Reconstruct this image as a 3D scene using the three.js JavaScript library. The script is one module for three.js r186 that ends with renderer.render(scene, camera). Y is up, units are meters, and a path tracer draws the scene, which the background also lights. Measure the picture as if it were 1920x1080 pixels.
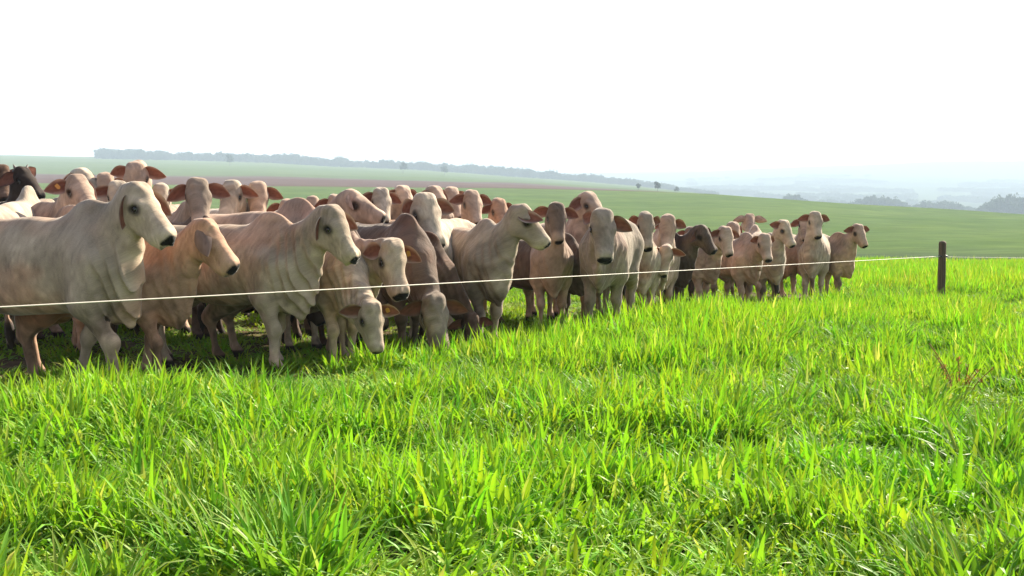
import * as THREE from 'three';
import { mergeGeometries } from 'three/addons/utils/BufferGeometryUtils.js';

// ------------------------------------------------------------------ camera, sky, sun, exposure
const EYE = 1.14, FOV = 30, PITCH = 6.2 * Math.PI / 180;
const scene = new THREE.Scene();
const camera = new THREE.PerspectiveCamera(FOV, 16 / 9, 0.1, 40000);
camera.position.set(0, EYE, 0);
camera.rotation.set(-PITCH, 0, 0);
camera.updateMatrixWorld(true);
const renderer = new THREE.WebGLRenderer({ antialias: true });
renderer.toneMapping = THREE.LinearToneMapping;
renderer.toneMappingExposure = 3.1;
renderer.shadowMap.enabled = true;

const SUN = new THREE.Vector3(0.56, 0.53, -0.66).normalize();
const sun = new THREE.DirectionalLight(new THREE.Color(1, 0.92, 0.76), 5.0);
sun.position.copy(SUN).multiplyScalar(80).add(new THREE.Vector3(0, 0, -14));
sun.target.position.set(0, 0, -14);
sun.castShadow = true; sun.shadow.radius = 1.2;
sun.shadow.mapSize.set(4096, 4096);
Object.assign(sun.shadow.camera, { left: -30, right: 30, top: 30, bottom: -30, near: 1, far: 220 });
scene.add(sun, sun.target);
{ // a bright hazy sky: white round the horizon and towards the sun, paler blue overhead
  const W = 256, H = 128, px = new Float32Array(W * H * 4);
  for (let j = 0; j < H; j++) for (let i = 0; i < W; i++) {
    const el = ((j + 0.5) / H - 0.5) * Math.PI, az = ((i + 0.5) / W - 0.5) * 2 * Math.PI;
    const d = new THREE.Vector3(Math.cos(el) * Math.cos(az), Math.sin(el), Math.cos(el) * Math.sin(az));
    const up = Math.max(0, d.y), t = Math.pow(up, 0.5), g = Math.pow(Math.max(0, d.dot(SUN)), 6);
    const k = 0.39 + 0.42 * (0.5 + 0.5 * (d.x * SUN.x + d.z * SUN.z) / Math.hypot(SUN.x, SUN.z) / Math.max(0.2, Math.hypot(d.x, d.z)));   // hazier and brighter on the sun's side
    const o = (j * W + i) * 4;
    px[o] = k * (0.86 + (0.10 - 0.86) * t) + 0.4 * g;
    px[o + 1] = k * (0.88 + (0.17 - 0.88) * t) + 0.36 * g;
    px[o + 2] = k * (0.91 + (0.33 - 0.91) * t) + 0.30 * g;
    px[o + 3] = 1;
  }
  const sky = new THREE.DataTexture(px, W, H, THREE.RGBAFormat, THREE.FloatType);
  sky.mapping = THREE.EquirectangularReflectionMapping; sky.magFilter = THREE.LinearFilter; sky.needsUpdate = true;
  scene.background = sky; scene.environment = sky; scene.environmentIntensity = 1;
}
scene.fog = new THREE.FogExp2(new THREE.Color(0.70, 0.86, 1.0), 0.00036);

// ------------------------------------------------------------------ helpers
let seed = 7;
const rnd = () => { seed = (seed + 0x6d2b79f5) | 0; let t = Math.imul(seed ^ (seed >>> 15), 1 | seed); t = (t + Math.imul(t ^ (t >>> 7), 61 | t)) ^ t; return ((t ^ (t >>> 14)) >>> 0) / 4294967296; };
const rr = (a, b) => a + (b - a) * rnd();
const clamp = (x, a = 0, b = 1) => Math.min(b, Math.max(a, x));
const mix = (a, b, t) => a + (b - a) * t;
const sstep = (a, b, x) => { const t = clamp((x - a) / (b - a)); return t * t * (3 - 2 * t); };
const R = Math.PI / 180;
const hash = (x, y, z) => { let h = Math.imul(x, 374761393) ^ Math.imul(y, 668265263) ^ Math.imul(z, 1274126177); h = Math.imul(h ^ (h >>> 13), 1274126177); return ((h ^ (h >>> 16)) >>> 0) / 4294967296; };
function noise(x, y, z = 0) {
  const X = Math.floor(x), Y = Math.floor(y), Z = Math.floor(z);
  let u = x - X, v = y - Y, w = z - Z; u = u * u * (3 - 2 * u); v = v * v * (3 - 2 * v); w = w * w * (3 - 2 * w);
  const l = (a, b, t) => a + (b - a) * t;
  return l(l(l(hash(X, Y, Z), hash(X + 1, Y, Z), u), l(hash(X, Y + 1, Z), hash(X + 1, Y + 1, Z), u), v),
    l(l(hash(X, Y, Z + 1), hash(X + 1, Y, Z + 1), u), l(hash(X, Y + 1, Z + 1), hash(X + 1, Y + 1, Z + 1), u), v), w) * 2 - 1;
}
const fbm = (x, y, z = 0) => noise(x, y, z) * 0.55 + noise(x * 2.1 + 9, y * 2.1, z * 2.1) * 0.3 + noise(x * 4.3, y * 4.3 + 5, z * 4.3) * 0.15;
const names = new Map();
function numbered(n) { const k = names.get(n) ?? 0; names.set(n, k + 1); return k ? n + '_' + String(k).padStart(3, '0') : n; }
function tag(o, label, category, group, kind) { Object.assign(o.userData, { label }); if (category) o.userData.category = category; if (group) o.userData.group = group; if (kind) o.userData.kind = kind; return o; }
function mesh(name, geo, mat, parent) { const m = new THREE.Mesh(geo, mat); m.name = name; m.castShadow = m.receiveShadow = true; parent.add(m); return m; }

// a direction through a pixel of the 1920 x 1080 photograph; used to work out where things stand
const FPX = 540 / Math.tan(FOV * R / 2);
function rayDir(px, py) { return new THREE.Vector3((px - 960) / FPX, -(py - 540) / FPX, -1).applyEuler(camera.rotation); }
function atDepth(px, py, d) { const v = rayDir(px, py); return v.multiplyScalar(d / -v.z).add(camera.position); }

// ------------------------------------------------------------------ terrain
const SLOPE = Math.tan(3.82 * R);
const FENCE_A = [-2.62, -5.5], FENCE_B = [8.44, -21];
const fenceLen = Math.hypot(FENCE_B[0] - FENCE_A[0], FENCE_B[1] - FENCE_A[1]);
const fenceN = [(FENCE_A[1] - FENCE_B[1]) / fenceLen, (FENCE_B[0] - FENCE_A[0]) / fenceLen]; // unit normal
// metres beyond the fence line (towards the herd)
const beyondFence = (x, z) => -((x - FENCE_A[0]) * fenceN[0] + (z - FENCE_A[1]) * fenceN[1]);
const COLS = [-1400, -500, 0, 250, 500, 800, 1000, 1200, 1330, 1450, 1600, 1750, 1920, 2400, 3300];
const RINGS = [
  [90, [500, 500, 500, 500, 500, 500, 500, 500, 500, 500, 500, 500, 500, 502, 505]],
  [145, [486, 486, 488, 488, 488, 488, 488, 488, 488, 488, 488, 488, 489, 491, 494]],
  [170, [474, 474, 475, 475, 475, 475, 475, 475, 475, 475, 476, 477, 478, 482, 486]],
  [450, [343, 343, 345, 347, 350, 353, 356, 360, 364, 371, 382, 392, 402, 420, 432]],
  [900, [322, 322, 327, 329, 332, 339, 347, 357, 367, 382, 396, 408, 418, 428, 436]],
  [2200, [280, 284, 291, 295, 302, 318, 332, 349, 364, 382, 388, 394, 400, 405, 408]],
  [2900, [320, 320, 320, 325, 335, 345, 352, 358, 363, 366, 370, 376, 382, 386, 388]],
  [3900, [335, 335, 335, 335, 338, 342, 345, 345, 347, 347, 349, 352, 356, 358, 358]],
  [4900, [333, 333, 333, 333, 334, 335, 335, 335, 334, 332, 331, 331, 333, 334, 334]],
  [6200, [320, 320, 320, 322, 325, 326, 326, 325, 322, 317, 309, 304, 301, 300, 302]],
  [8200, [326, 326, 326, 326, 326, 326, 326, 326, 326, 326, 326, 326, 326, 326, 326]],
];
function pasture(x, z) {
  const d = -z, r = Math.hypot(x, z);
  let y = -SLOPE * d;
  y += 0.060 * Math.min(8, Math.max(0, d - 9)) * sstep(0.5, -4, x);               // the ground rises behind the herd on the left
  y += 0.045 * fbm(x * 0.55, z * 0.55, 3) + 0.03 * noise(x * 1.7, z * 1.7, 8);
  y += 0.14 * Math.exp(-((x - 2.4) ** 2 + (z + 12.6) ** 2) / 5) ;                       // low hummock near the middle of the fence
  y += 0.14 * Math.exp(-((x + 1.9) ** 2 + (z + 6.1) ** 2) / 1.2);
  return y;
}
const lerpCols = (row, c) => { let i = 0; while (i < COLS.length - 2 && c > COLS[i + 1]) i++; return mix(row[i], row[i + 1], clamp((c - COLS[i]) / (COLS[i + 1] - COLS[i]))); };
const ringCache = new Map();
function ringHeight(k, c) { const v = rayDir(c, lerpCols(RINGS[k][1], c)), h = Math.hypot(v.x, v.z); return EYE + v.y / h * RINGS[k][0]; }
function terrain(x, z) {
  const r = Math.hypot(x, z), c = 960 + (z < -1e-6 ? clamp(x / -z, -1.2, 1.2) : Math.sign(x) * 1.2) * FPX * 1;
  if (r <= 55) return pasture(x, z);
  const edge = pasture(x * 55 / r, z * 55 / r);
  let a = [55, edge], b = null;
  for (let k = 0; k < RINGS.length; k++) { const q = [RINGS[k][0], ringHeight(k, c)]; if (r <= q[0]) { b = q; break; } a = q; }
  if (!b) return a[1];
  let t = (r - a[0]) / (b[0] - a[0]);
  let y = mix(a[1], b[1], t);
  y += fbm(x / 90, z / 90, 2) * clamp((r - 70) / 600) * 1.6 + fbm(x / 700, z / 700, 5) * clamp((r - 2400) / 3000) * 22;
  return y;
}
// polar patches of ground between two radii
function groundPatch(r0, r1, nr, na, half, colour, geomPow = 1) {
  const pos = [], col = [], uv = [], idx = [];
  for (let i = 0; i <= nr; i++) {
    const r = r0 * Math.pow(r1 / r0, i / nr);
    for (let j = 0; j <= na; j++) {
      const a = mix(-half, half, j / na), x = Math.sin(a) * r, z = -Math.cos(a) * r;
      const y = terrain(x, z);
      pos.push(x, y, z); uv.push(x, z);
      col.push(...colour(x, z, r, 960 + Math.tan(clamp(a, -1.2, 1.2)) * FPX));
    }
  }
  for (let i = 0; i < nr; i++) for (let j = 0; j < na; j++) { const p = i * (na + 1) + j, q = p + na + 1; idx.push(p, q, p + 1, p + 1, q, q + 1); }
  const g = new THREE.BufferGeometry();
  g.setAttribute('position', new THREE.Float32BufferAttribute(pos, 3));
  g.setAttribute('color', new THREE.Float32BufferAttribute(col, 3));
  g.setAttribute('uv', new THREE.Float32BufferAttribute(uv, 2));
  g.setIndex(idx.reverse()); g.computeVertexNormals();
  // faces must look up
  if (g.attributes.normal.getY(0) < 0) { g.setIndex(idx.reverse()); g.computeVertexNormals(); }
  return g;
}
// a fine speckle for the ground sheets
function speckle(n, lo, hi, sx, sy, sd) {
  const a = new Uint8Array(n * n * 4);
  for (let y = 0; y < n; y++) for (let x = 0; x < n; x++) {
    const w = (u, v) => fbm(u * sx, v * sy, sd);
    const fx = x / n, fy = y / n; // blended so that it tiles
    const v = (w(fx, fy) * (1 - fx) + w(fx - 1, fy) * fx) * 0.9 + (hash(x, y, sd) - 0.5) * 0.35;
    const k = Math.round(255 * clamp(mix(lo, hi, clamp(0.5 + v))));
    const o = (y * n + x) * 4; a[o] = a[o + 1] = a[o + 2] = k; a[o + 3] = 255;
  }
  const t = new THREE.DataTexture(a, n, n); t.wrapS = t.wrapT = THREE.RepeatWrapping; t.magFilter = THREE.LinearFilter; t.colorSpace = THREE.SRGBColorSpace; t.needsUpdate = true; return t;
}
const speckNear = speckle(256, 0.7, 1.0, 24, 24, 4); speckNear.repeat.set(0.5, 0.5);
const speckFar = speckle(512, 0.80, 1.0, 30, 90, 6); speckFar.repeat.set(1 / 160, 1 / 160);
const soilMat = new THREE.MeshPhysicalMaterial({ vertexColors: true, roughness: 1, specularIntensity: 0.05, map: speckNear });
const fieldMat = new THREE.MeshPhysicalMaterial({ vertexColors: true, roughness: 1, specularIntensity: 0, map: speckFar });
{
  const struct = (name, g, m, label) => { const o = mesh(name, g, m, scene); o.userData.kind = 'structure'; o.userData.label = label; return o; };
  struct('pasture_ground', groundPatch(0.6, 60, 110, 220, 1.1, (x, z) => {
    const s = 0.5 + 0.5 * noise(x * 1.3, z * 1.3, 4), gz = sstep(0.2, 1.2, beyondFence(x, z)) * sstep(30, 22, -z);
    const grass = [0.075, 0.105, 0.022], soil = [0.115, 0.070, 0.045];
    const t = clamp(0.3 + 0.5 * s * s + 0.3 * gz); return [0, 1, 2].map(k => mix(grass[k], soil[k], t));
  }), soilMat, 'brown soil under the tall bright green pasture grass');
  struct('valley_field', groundPatch(60, 455, 90, 240, 0.95, (x, z, r, c) => {
    const n = fbm(x / 35, z / 14, 2), m = fbm(x / 9, z / 5, 7);
    const low = sstep(190, 150, r), g = [0.100 + 0.026 * n + 0.016 * m, 0.150 + 0.026 * n + 0.018 * m, 0.044 + 0.012 * n];
    const dull = [0.06, 0.078, 0.05]; return [0, 1, 2].map(k => mix(g[k], dull[k], low * clamp(0.7 + 0.5 * n)));
  }), fieldMat, 'smooth green field on the far side of the valley');
  struct('hillside', groundPatch(454.5, 2290, 70, 240, 0.95, (x, z, r, c) => {
    const n = fbm(x / 120, z / 60, 3);
    const strip = sstep(452, 462, r + 10 * n) * sstep(920, 900, r + 14 * n) * sstep(1420, 1100, c);
    const g = [0.095 + 0.018 * n, 0.135 + 0.018 * n, 0.035], b = [0.115 + 0.015 * n, 0.070 + 0.010 * n, 0.060];
    return [0, 1, 2].map(k => mix(g[k], b[k], strip));
  }), fieldMat, 'pale green hillside with a brown ploughed strip along its foot');
  struct('far_plain', groundPatch(2289, 8200, 60, 220, 0.95, (x, z, r) => {
    const n = fbm(x / 500, z / 900, 1), w = fbm(x / 220, z / 420, 9); const wood = sstep(0.05, 0.22, w);
    const g = [0.07 + 0.02 * n, 0.10 + 0.02 * n, 0.04], b = [0.03, 0.05, 0.025];
    return [0, 1, 2].map(k => mix(g[k], b[k], wood * 0.8));
  }), fieldMat, 'hazy far plain and low hills');
}

// ------------------------------------------------------------------ signed-distance mesher (surface nets)
function meshSDF(f, lo, hi, h) {
  const B = 4, n = [0, 1, 2].map(k => Math.ceil((hi[k] - lo[k]) / h / B) * B + 1), [nx, ny, nz] = n;
  const V = new Float32Array(nx * ny * nz).fill(1), at = (i, j, k) => (k * ny + j) * nx + i;
  const act = new Uint8Array(((nx - 1) / B) * ((ny - 1) / B) * ((nz - 1) / B)), bx = (nx - 1) / B, by = (ny - 1) / B, bz = (nz - 1) / B;
  const done = new Uint8Array(nx * ny * nz), reach = B * h * 0.87 * 1.35 + h;
  for (let c = 0; c < bz; c++) for (let b = 0; b < by; b++) for (let a = 0; a < bx; a++) {
    const v = f(lo[0] + (a + 0.5) * B * h, lo[1] + (b + 0.5) * B * h, lo[2] + (c + 0.5) * B * h);
    if (Math.abs(v) > reach) continue;
    act[(c * by + b) * bx + a] = 1;
    for (let k = c * B; k <= c * B + B; k++) for (let j = b * B; j <= b * B + B; j++) for (let i = a * B; i <= a * B + B; i++) {
      const q = at(i, j, k); if (done[q]) continue; done[q] = 1; V[q] = f(lo[0] + i * h, lo[1] + j * h, lo[2] + k * h);
    }
  }
  const vid = new Int32Array(nx * ny * nz).fill(-1), pos = [];
  const E = [[0, 1], [2, 3], [4, 5], [6, 7], [0, 2], [1, 3], [4, 6], [5, 7], [0, 4], [1, 5], [2, 6], [3, 7]];
  for (let c = 0; c < bz; c++) for (let b = 0; b < by; b++) for (let a = 0; a < bx; a++) {
    if (!act[(c * by + b) * bx + a]) continue;
    for (let k = c * B; k < c * B + B; k++) for (let j = b * B; j < b * B + B; j++) for (let i = a * B; i < a * B + B; i++) {
      const v = [V[at(i, j, k)], V[at(i + 1, j, k)], V[at(i, j + 1, k)], V[at(i + 1, j + 1, k)], V[at(i, j, k + 1)], V[at(i + 1, j, k + 1)], V[at(i, j + 1, k + 1)], V[at(i + 1, j + 1, k + 1)]];
      let m = 0; for (let q = 0; q < 8; q++) if (v[q] < 0) m |= 1 << q;
      if (m === 0 || m === 255) continue;
      let sx = 0, sy = 0, sz = 0, cnt = 0;
      for (const [p, q] of E) { if ((v[p] < 0) === (v[q] < 0)) continue; const t = v[p] / (v[p] - v[q]); sx += mix(p & 1, q & 1, t); sy += mix((p >> 1) & 1, (q >> 1) & 1, t); sz += mix(p >> 2, q >> 2, t); cnt++; }
      vid[at(i, j, k)] = pos.length / 3;
      pos.push(lo[0] + (i + sx / cnt) * h, lo[1] + (j + sy / cnt) * h, lo[2] + (k + sz / cnt) * h);
    }
  }
  const idx = [], quad = (a, b, c, d, flip) => { if (a < 0 || b < 0 || c < 0 || d < 0) return; if (flip) idx.push(a, c, b, a, d, c); else idx.push(a, b, c, a, c, d); };
  for (let k = 1; k < nz - 1; k++) for (let j = 1; j < ny - 1; j++) for (let i = 1; i < nx - 1; i++) {
    if (vid[at(i, j, k)] < 0) continue;
    const v0 = V[at(i, j, k)];
    if ((v0 < 0) !== (V[at(i + 1, j, k)] < 0)) quad(vid[at(i, j - 1, k - 1)], vid[at(i, j, k - 1)], vid[at(i, j, k)], vid[at(i, j - 1, k)], v0 > 0);
    if ((v0 < 0) !== (V[at(i, j + 1, k)] < 0)) quad(vid[at(i - 1, j, k - 1)], vid[at(i - 1, j, k)], vid[at(i, j, k)], vid[at(i, j, k - 1)], v0 > 0);
    if ((v0 < 0) !== (V[at(i, j, k + 1)] < 0)) quad(vid[at(i - 1, j - 1, k)], vid[at(i, j - 1, k)], vid[at(i, j, k)], vid[at(i - 1, j, k)], v0 > 0);
  }
  const N = new Float32Array(pos.length), e = h * 0.7;
  for (let q = 0; q < pos.length; q += 3) {
    const x = pos[q], y = pos[q + 1], z = pos[q + 2];
    const a = f(x + e, y - e, z - e), b = f(x - e, y - e, z + e), c = f(x - e, y + e, z - e), d = f(x + e, y + e, z + e);
    let gx = a - b - c + d, gy = -a - b + c + d, gz = -a + b - c + d; const l = Math.hypot(gx, gy, gz) || 1;
    N[q] = gx / l; N[q + 1] = gy / l; N[q + 2] = gz / l;
  }
  const g = new THREE.BufferGeometry();
  g.setAttribute('position', new THREE.Float32BufferAttribute(pos, 3));
  g.setAttribute('normal', new THREE.BufferAttribute(N, 3));
  g.setIndex(idx);
  return g;
}
const smin = (a, b, k) => { const h = k - Math.abs(a - b); return h > 0 ? Math.min(a, b) - h * h / (4 * k) : Math.min(a, b); };

// ------------------------------------------------------------------ cattle
const coatMat = new THREE.MeshPhysicalMaterial({ vertexColors: true, roughness: 0.82, sheen: 0.6, sheenRoughness: 0.5, sheenColor: new THREE.Color(1, 0.95, 0.88), specularIntensity: 0.25 });
const earMat = new THREE.MeshPhysicalMaterial({ vertexColors: true, roughness: 0.92, transmission: 0.28, thickness: 0, specularIntensity: 0.3 });
const eyeMat = new THREE.MeshPhysicalMaterial({ color: new THREE.Color(0.008, 0.006, 0.005), roughness: 0.12 });
const tailMat = new THREE.MeshStandardMaterial({ vertexColors: true, roughness: 0.9 });
const tagMat = new THREE.MeshStandardMaterial({ color: new THREE.Color(0.48, 0.20, 0.03), roughness: 0.6 });
const COATS = {
  cream: [0.59, 0.465, 0.35], white: [0.61, 0.505, 0.40], salmon: [0.56, 0.35, 0.24], pink: [0.60, 0.43, 0.33], grey: [0.38, 0.305, 0.24], taupe: [0.20, 0.142, 0.11], dark: [0.085, 0.056, 0.042], black: [0.055, 0.038, 0.030], brown: [0.13, 0.075, 0.05],
};
const hide = (() => { // short hair and grime, as a fine mottle over the coats
  const n = 512, a = new Uint8Array(n * n * 4);
  for (let y = 0; y < n; y++) for (let x = 0; x < n; x++) { const w = (u, v) => 0.5 * noise(u * 9, v * 7, 1) + 0.35 * noise(u * 26, v * 16, 2) + 0.3 * noise(u * 80, v * 34, 3); const fx = x / n, fy = y / n; const v = (w(fx, fy) * (1 - fx) + w(fx - 1, fy) * fx) * (1 - fy) + (w(fx, fy - 1) * (1 - fx) + w(fx - 1, fy - 1) * fx) * fy; const k = 255 * clamp(0.82 + 0.30 * v + 0.10 * (hash(x, y, 5) - 0.5)), o = (y * n + x) * 4; a[o] = k; a[o + 1] = k * 0.985; a[o + 2] = k * 0.96; a[o + 3] = 255; }
  const t = new THREE.DataTexture(a, n, n); t.wrapS = t.wrapT = THREE.RepeatWrapping; t.magFilter = THREE.LinearFilter; t.colorSpace = THREE.SRGBColorSpace; t.needsUpdate = true; return t;
})();
coatMat.map = hide; coatMat.bumpMap = hide; coatMat.bumpScale = 0.012;
const eyeGeo = new THREE.SphereGeometry(1, 14, 10);

// one ear: a cupped leaf with a thickness; x along its length, z across, the hollow looks to +y
function earGeo(len, wid, coat, inner, droop) {
  const NU = 14, NV = 8, pos = [], col = [], idx = [];
  for (let side = 0; side < 2; side++) for (let i = 0; i <= NU; i++) for (let j = 0; j <= NV; j++) {
    const u = i / NU, v = j / NV * 2 - 1, w = wid * 0.5 * Math.pow(Math.sin(Math.PI * Math.pow(mix(0.07, 1, u), 0.78)), 0.8) + 0.004 * (1 - u);
    const cup = 0.36 * w * (v * v - 0.25) * (1.35 - 0.8 * u), bend = -droop * len * u * u;
    const th = (side ? -1 : 1) * 0.006 * (1 - v * v * v * v) * (1 - u * u * 0.6);
    pos.push(u * len, cup + th * (side ? 1.6 : 0.6), w * v + bend * 1.0);
    const rim = side === 0 ? sstep(0.62, 0.95, Math.abs(v)) * 0.85 + 0.6 * sstep(0.9, 1, u) : 1;
    const n = 0.9 + 0.25 * noise(u * 9, v * 4, wid * 50);
    for (let k = 0; k < 3; k++) col.push(n * mix(inner[k], coat[k], clamp(rim)));
  }
  const S = (NU + 1) * (NV + 1);
  for (let s = 0; s < 2; s++) for (let i = 0; i < NU; i++) for (let j = 0; j < NV; j++) {
    const p = s * S + i * (NV + 1) + j, q = p + NV + 1;
    if (s === 0) idx.push(p, p + 1, q, q, p + 1, q + 1); else idx.push(p, q, p + 1, q, q + 1, p + 1);
  }
  const g = new THREE.BufferGeometry();
  g.setAttribute('position', new THREE.Float32BufferAttribute(pos, 3)); g.setAttribute('color', new THREE.Float32BufferAttribute(col, 3));
  g.setIndex(idx); g.computeVertexNormals(); return g;
}

/* A cow in its own axes: x forward, y up, z to its right. Everything is laid out as joints with radii and joined by a smooth minimum. */
function makeCow(o) {
  const s = o.s ?? 1, heading = o.a * R;
  const hx = Math.cos(heading), hz = Math.sin(heading);
  // where it stands
  let root, P = null;
  if (o.poll) {
    P = atDepth(o.poll[0], o.poll[1], o.d);
    const L = (o.reach ?? 0.56) * s, dirA = heading + ((o.neck ?? 0.5 * (o.yaw - o.a)) * R), nx = Math.cos(dirA), nz = Math.sin(dirA);
    let gy = terrain(P.x, P.z); root = new THREE.Vector3();
    for (let i = 0; i < 4; i++) {
      const dy = P.y - (gy + 1.13 * s), reach = Math.sqrt(Math.max(L * L - dy * dy, (0.20 * s) ** 2)) + (dy < -0.2 ? 0.24 * s : 0);
      root.set(P.x - s * 0.50 * hx - reach * nx, gy, P.z - s * 0.50 * hz - reach * nz);
      gy = terrain(root.x, root.z);
    }
    root.y = gy;
  } else { const q = atDepth(o.root[0], 540, o.d); root = new THREE.Vector3(q.x, terrain(q.x, q.z), q.z); }
  const toLocal = (v) => { const x = (v.x - root.x) / s, y = (v.y - root.y) / s, z = (v.z - root.z) / s; return [x * hx + z * hz, y, -x * hz + z * hx]; };
  const dirLocal = (yaw, pitch) => { const d = yaw * R - heading, c = Math.cos(pitch * R); return new THREE.Vector3(Math.cos(d) * c, -Math.sin(pitch * R), Math.sin(d) * c); };
  const poll = o.poll ? toLocal(P) : [0.98, o.pollY ?? 1.35, 0];
  const yaw = o.yaw ?? o.a, pitch = o.pitch ?? 55;
  // head axes: F along the face, U out of the forehead, S to the cow's right
  const F = dirLocal(yaw, pitch), Sd = new THREE.Vector3(0, 1, 0).cross(F).negate(); 
  Sd.set(-F.z, 0, F.x).normalize(); // right of F in x-forward, z-right axes
  if (o.roll) Sd.applyAxisAngle(F, o.roll * R);
  const U = new THREE.Vector3().crossVectors(Sd, F).normalize();
  const hs = (o.head ?? 1) ;
  const O = [poll[0], poll[1] - 0.0, poll[2]];
  const HF = 0.93, HU = 1.18, HS = 1.08;
  const hp = (f, u, t) => { f *= HF; u *= HU; t *= HS; return [O[0] + hs * (F.x * f + U.x * u + Sd.x * t), O[1] + hs * (F.y * f + U.y * u + Sd.y * t), O[2] + hs * (F.z * f + U.z * u + Sd.z * t)]; };
  const rs = o.seed ?? 1; const rv = (k, a, b) => mix(a, b, hash(rs, k, 77));
  // ---- primitives of the trunk and legs
  const caps = [], ells = [];
  const cap = (a, b, ra, rb, k = 0.05) => caps.push([...a, b[0] - a[0], b[1] - a[1], b[2] - a[2], ra, rb, k, 1 / Math.max(1e-6, (b[0] - a[0]) ** 2 + (b[1] - a[1]) ** 2 + (b[2] - a[2]) ** 2)]);
  const ell = (c, r, k = 0.08) => ells.push([...c, ...r, k]);
  const fat = o.fat ?? rv(11, 0.84, 0.98), humpK = o.hump ?? rv(12, 0.85, 1.2);
  ell([-0.05, 0.90, 0], [0.66, 0.325, 0.265 * fat], 0.1);
  ell([-0.58, 0.95, 0], [0.30, 0.25, 0.215], 0.12);
  ell([0.40, 0.90, 0], [0.27, 0.34, 0.205], 0.12);
  ell([-0.10, 0.76, 0], [0.50, 0.19, 0.21 * fat], 0.1);
  ell([0.40, 1.245, 0], [0.165, 0.125 * humpK, 0.070], 0.10);
  ell([0.57, 0.66, 0], [0.16, 0.17, 0.115], 0.1);
  cap([-0.55, 1.12, 0.13], [-0.62, 1.10, 0.16], 0.055, 0.05, 0.09); cap([-0.55, 1.12, -0.13], [-0.62, 1.10, -0.16], 0.055, 0.05, 0.09); // hook bones
  cap([0.30, 1.14, 0], [-0.76, 1.13, 0], 0.085, 0.075, 0.1);                                                              // spine
  cap([-0.74, 1.08, 0], [-0.84, 0.98, 0], 0.08, 0.09, 0.08);
  for (const t of [-1, 1]) {
    const fs = (o.stepF ?? rv(3, 0, 0.1)) * t, bs = (o.stepB ?? rv(4, -0.08, 0.12)) * t;
    const zf = 0.135 * t, zb = 0.145 * t;
    cap([0.44, 0.92, 0.13 * t], [0.40, 0.66, 0.16 * t], 0.13, 0.105, 0.09);
    cap([0.40, 0.66, 0.155 * t], [0.42 + fs, 0.37, zf], 0.09, 0.046, 0.05);
    ell([0.43 + fs, 0.375, zf], [0.055, 0.065, 0.052], 0.02);
    cap([0.42 + fs, 0.37, zf], [0.40 + fs * 1.35, 0.12, zf], 0.043, 0.034, 0.03);
    cap([0.40 + fs * 1.35, 0.12, zf], [0.45 + fs * 1.4, 0.035, zf], 0.041, 0.05, 0.02);
    cap([-0.60, 0.92, 0.11 * t], [-0.50, 0.62, zb], 0.185, 0.125, 0.1);
    cap([-0.66, 0.85, 0.11 * t], [-0.66, 0.55, zb], 0.15, 0.085, 0.1);
    cap([-0.53, 0.62, zb], [-0.74 + bs, 0.42, zb], 0.105, 0.058, 0.05);
    ell([-0.755 + bs, 0.43, zb], [0.06, 0.08, 0.05], 0.02);
    cap([-0.74 + bs, 0.42, zb], [-0.69 + bs * 1.2, 0.12, zb], 0.046, 0.036, 0.03);
    cap([-0.69 + bs * 1.2, 0.12, zb], [-0.64 + bs * 1.2, 0.035, zb], 0.042, 0.052, 0.02);
  }
  // ---- neck, crest, throat, dewlap
  const crest = hp(-0.01, -0.10, 0), throat = hp(0.10, -0.19, 0);
  const mid = (a, b, t, dy = 0) => [mix(a[0], b[0], t), mix(a[1], b[1], t) + dy, mix(a[2], b[2], t)];
  const nb1 = [0.50, 1.10, 0], nb2 = [0.58, 0.92, 0], nb3 = [0.60, 0.76, 0];
  const c1 = mid(nb1, crest, 0.5, -0.03), c2 = mid(nb2, mid(crest, throat, 0.5), 0.5, -0.02), c3 = mid(nb3, throat, 0.55, -0.01);
  cap(nb1, c1, 0.098, 0.074, 0.12); cap(c1, crest, 0.074, 0.074, 0.06);
  cap(nb2, c2, 0.145, 0.094, 0.12); cap(c2, mid(crest, throat, 0.5), 0.094, 0.082, 0.06);
  cap(nb3, c3, 0.115, 0.075, 0.12); cap(c3, throat, 0.075, 0.062, 0.06);
  const dl = o.dewlap ?? 1;
  if (dl > 0) {
    const br = [0.64, 0.54, 0], ed = [];
    for (let i = 0; i <= 4; i++) { const t = i / 4, q = mid(br, throat, t); const sag = 0.11 * dl * Math.sin(Math.PI * (0.15 + 0.75 * t)); q[1] -= sag * (pitch > 68 ? 0.6 : 0.75); q[0] += sag * 0.35; ed.push(q); }
    for (let i = 0; i < 4; i++) { cap(ed[i], ed[i + 1], 0.024, 0.022, 0.04); const q = mid(nb3, throat, (i + 0.3) / 4.4); cap(q, ed[i], 0.055, 0.024, 0.05); cap(mid(q, nb3, 0.15), mid(ed[i], ed[i + 1], 0.5), 0.05, 0.022, 0.05); }
  }
  const nBody = [caps.length, ells.length];
  // ---- head
  const hc = [], he = [];
  const hcap = (a, b, ra, rb, k = 0.03) => hc.push([...a, b[0] - a[0], b[1] - a[1], b[2] - a[2], ra, rb, k, 1 / Math.max(1e-6, (b[0] - a[0]) ** 2 + (b[1] - a[1]) ** 2 + (b[2] - a[2]) ** 2)]);
  const hell = (c, r, k = 0.03) => he.push([...c, ...r, k]);
  hell([0.105, -0.085, 0], [0.135, 0.085, 0.098], 0.03);
  hell([0.035, -0.050, 0], [0.075, 0.062, 0.082], 0.04);
  for (const t of [-1, 1]) hcap([0.015, -0.035, 0.042 * t], [0.07, -0.022, 0.036 * t], 0.038, 0.032, 0.035);
  hcap([0.12, -0.085, 0], [0.42, -0.085, 0], 0.082, 0.048, 0.05);
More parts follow.
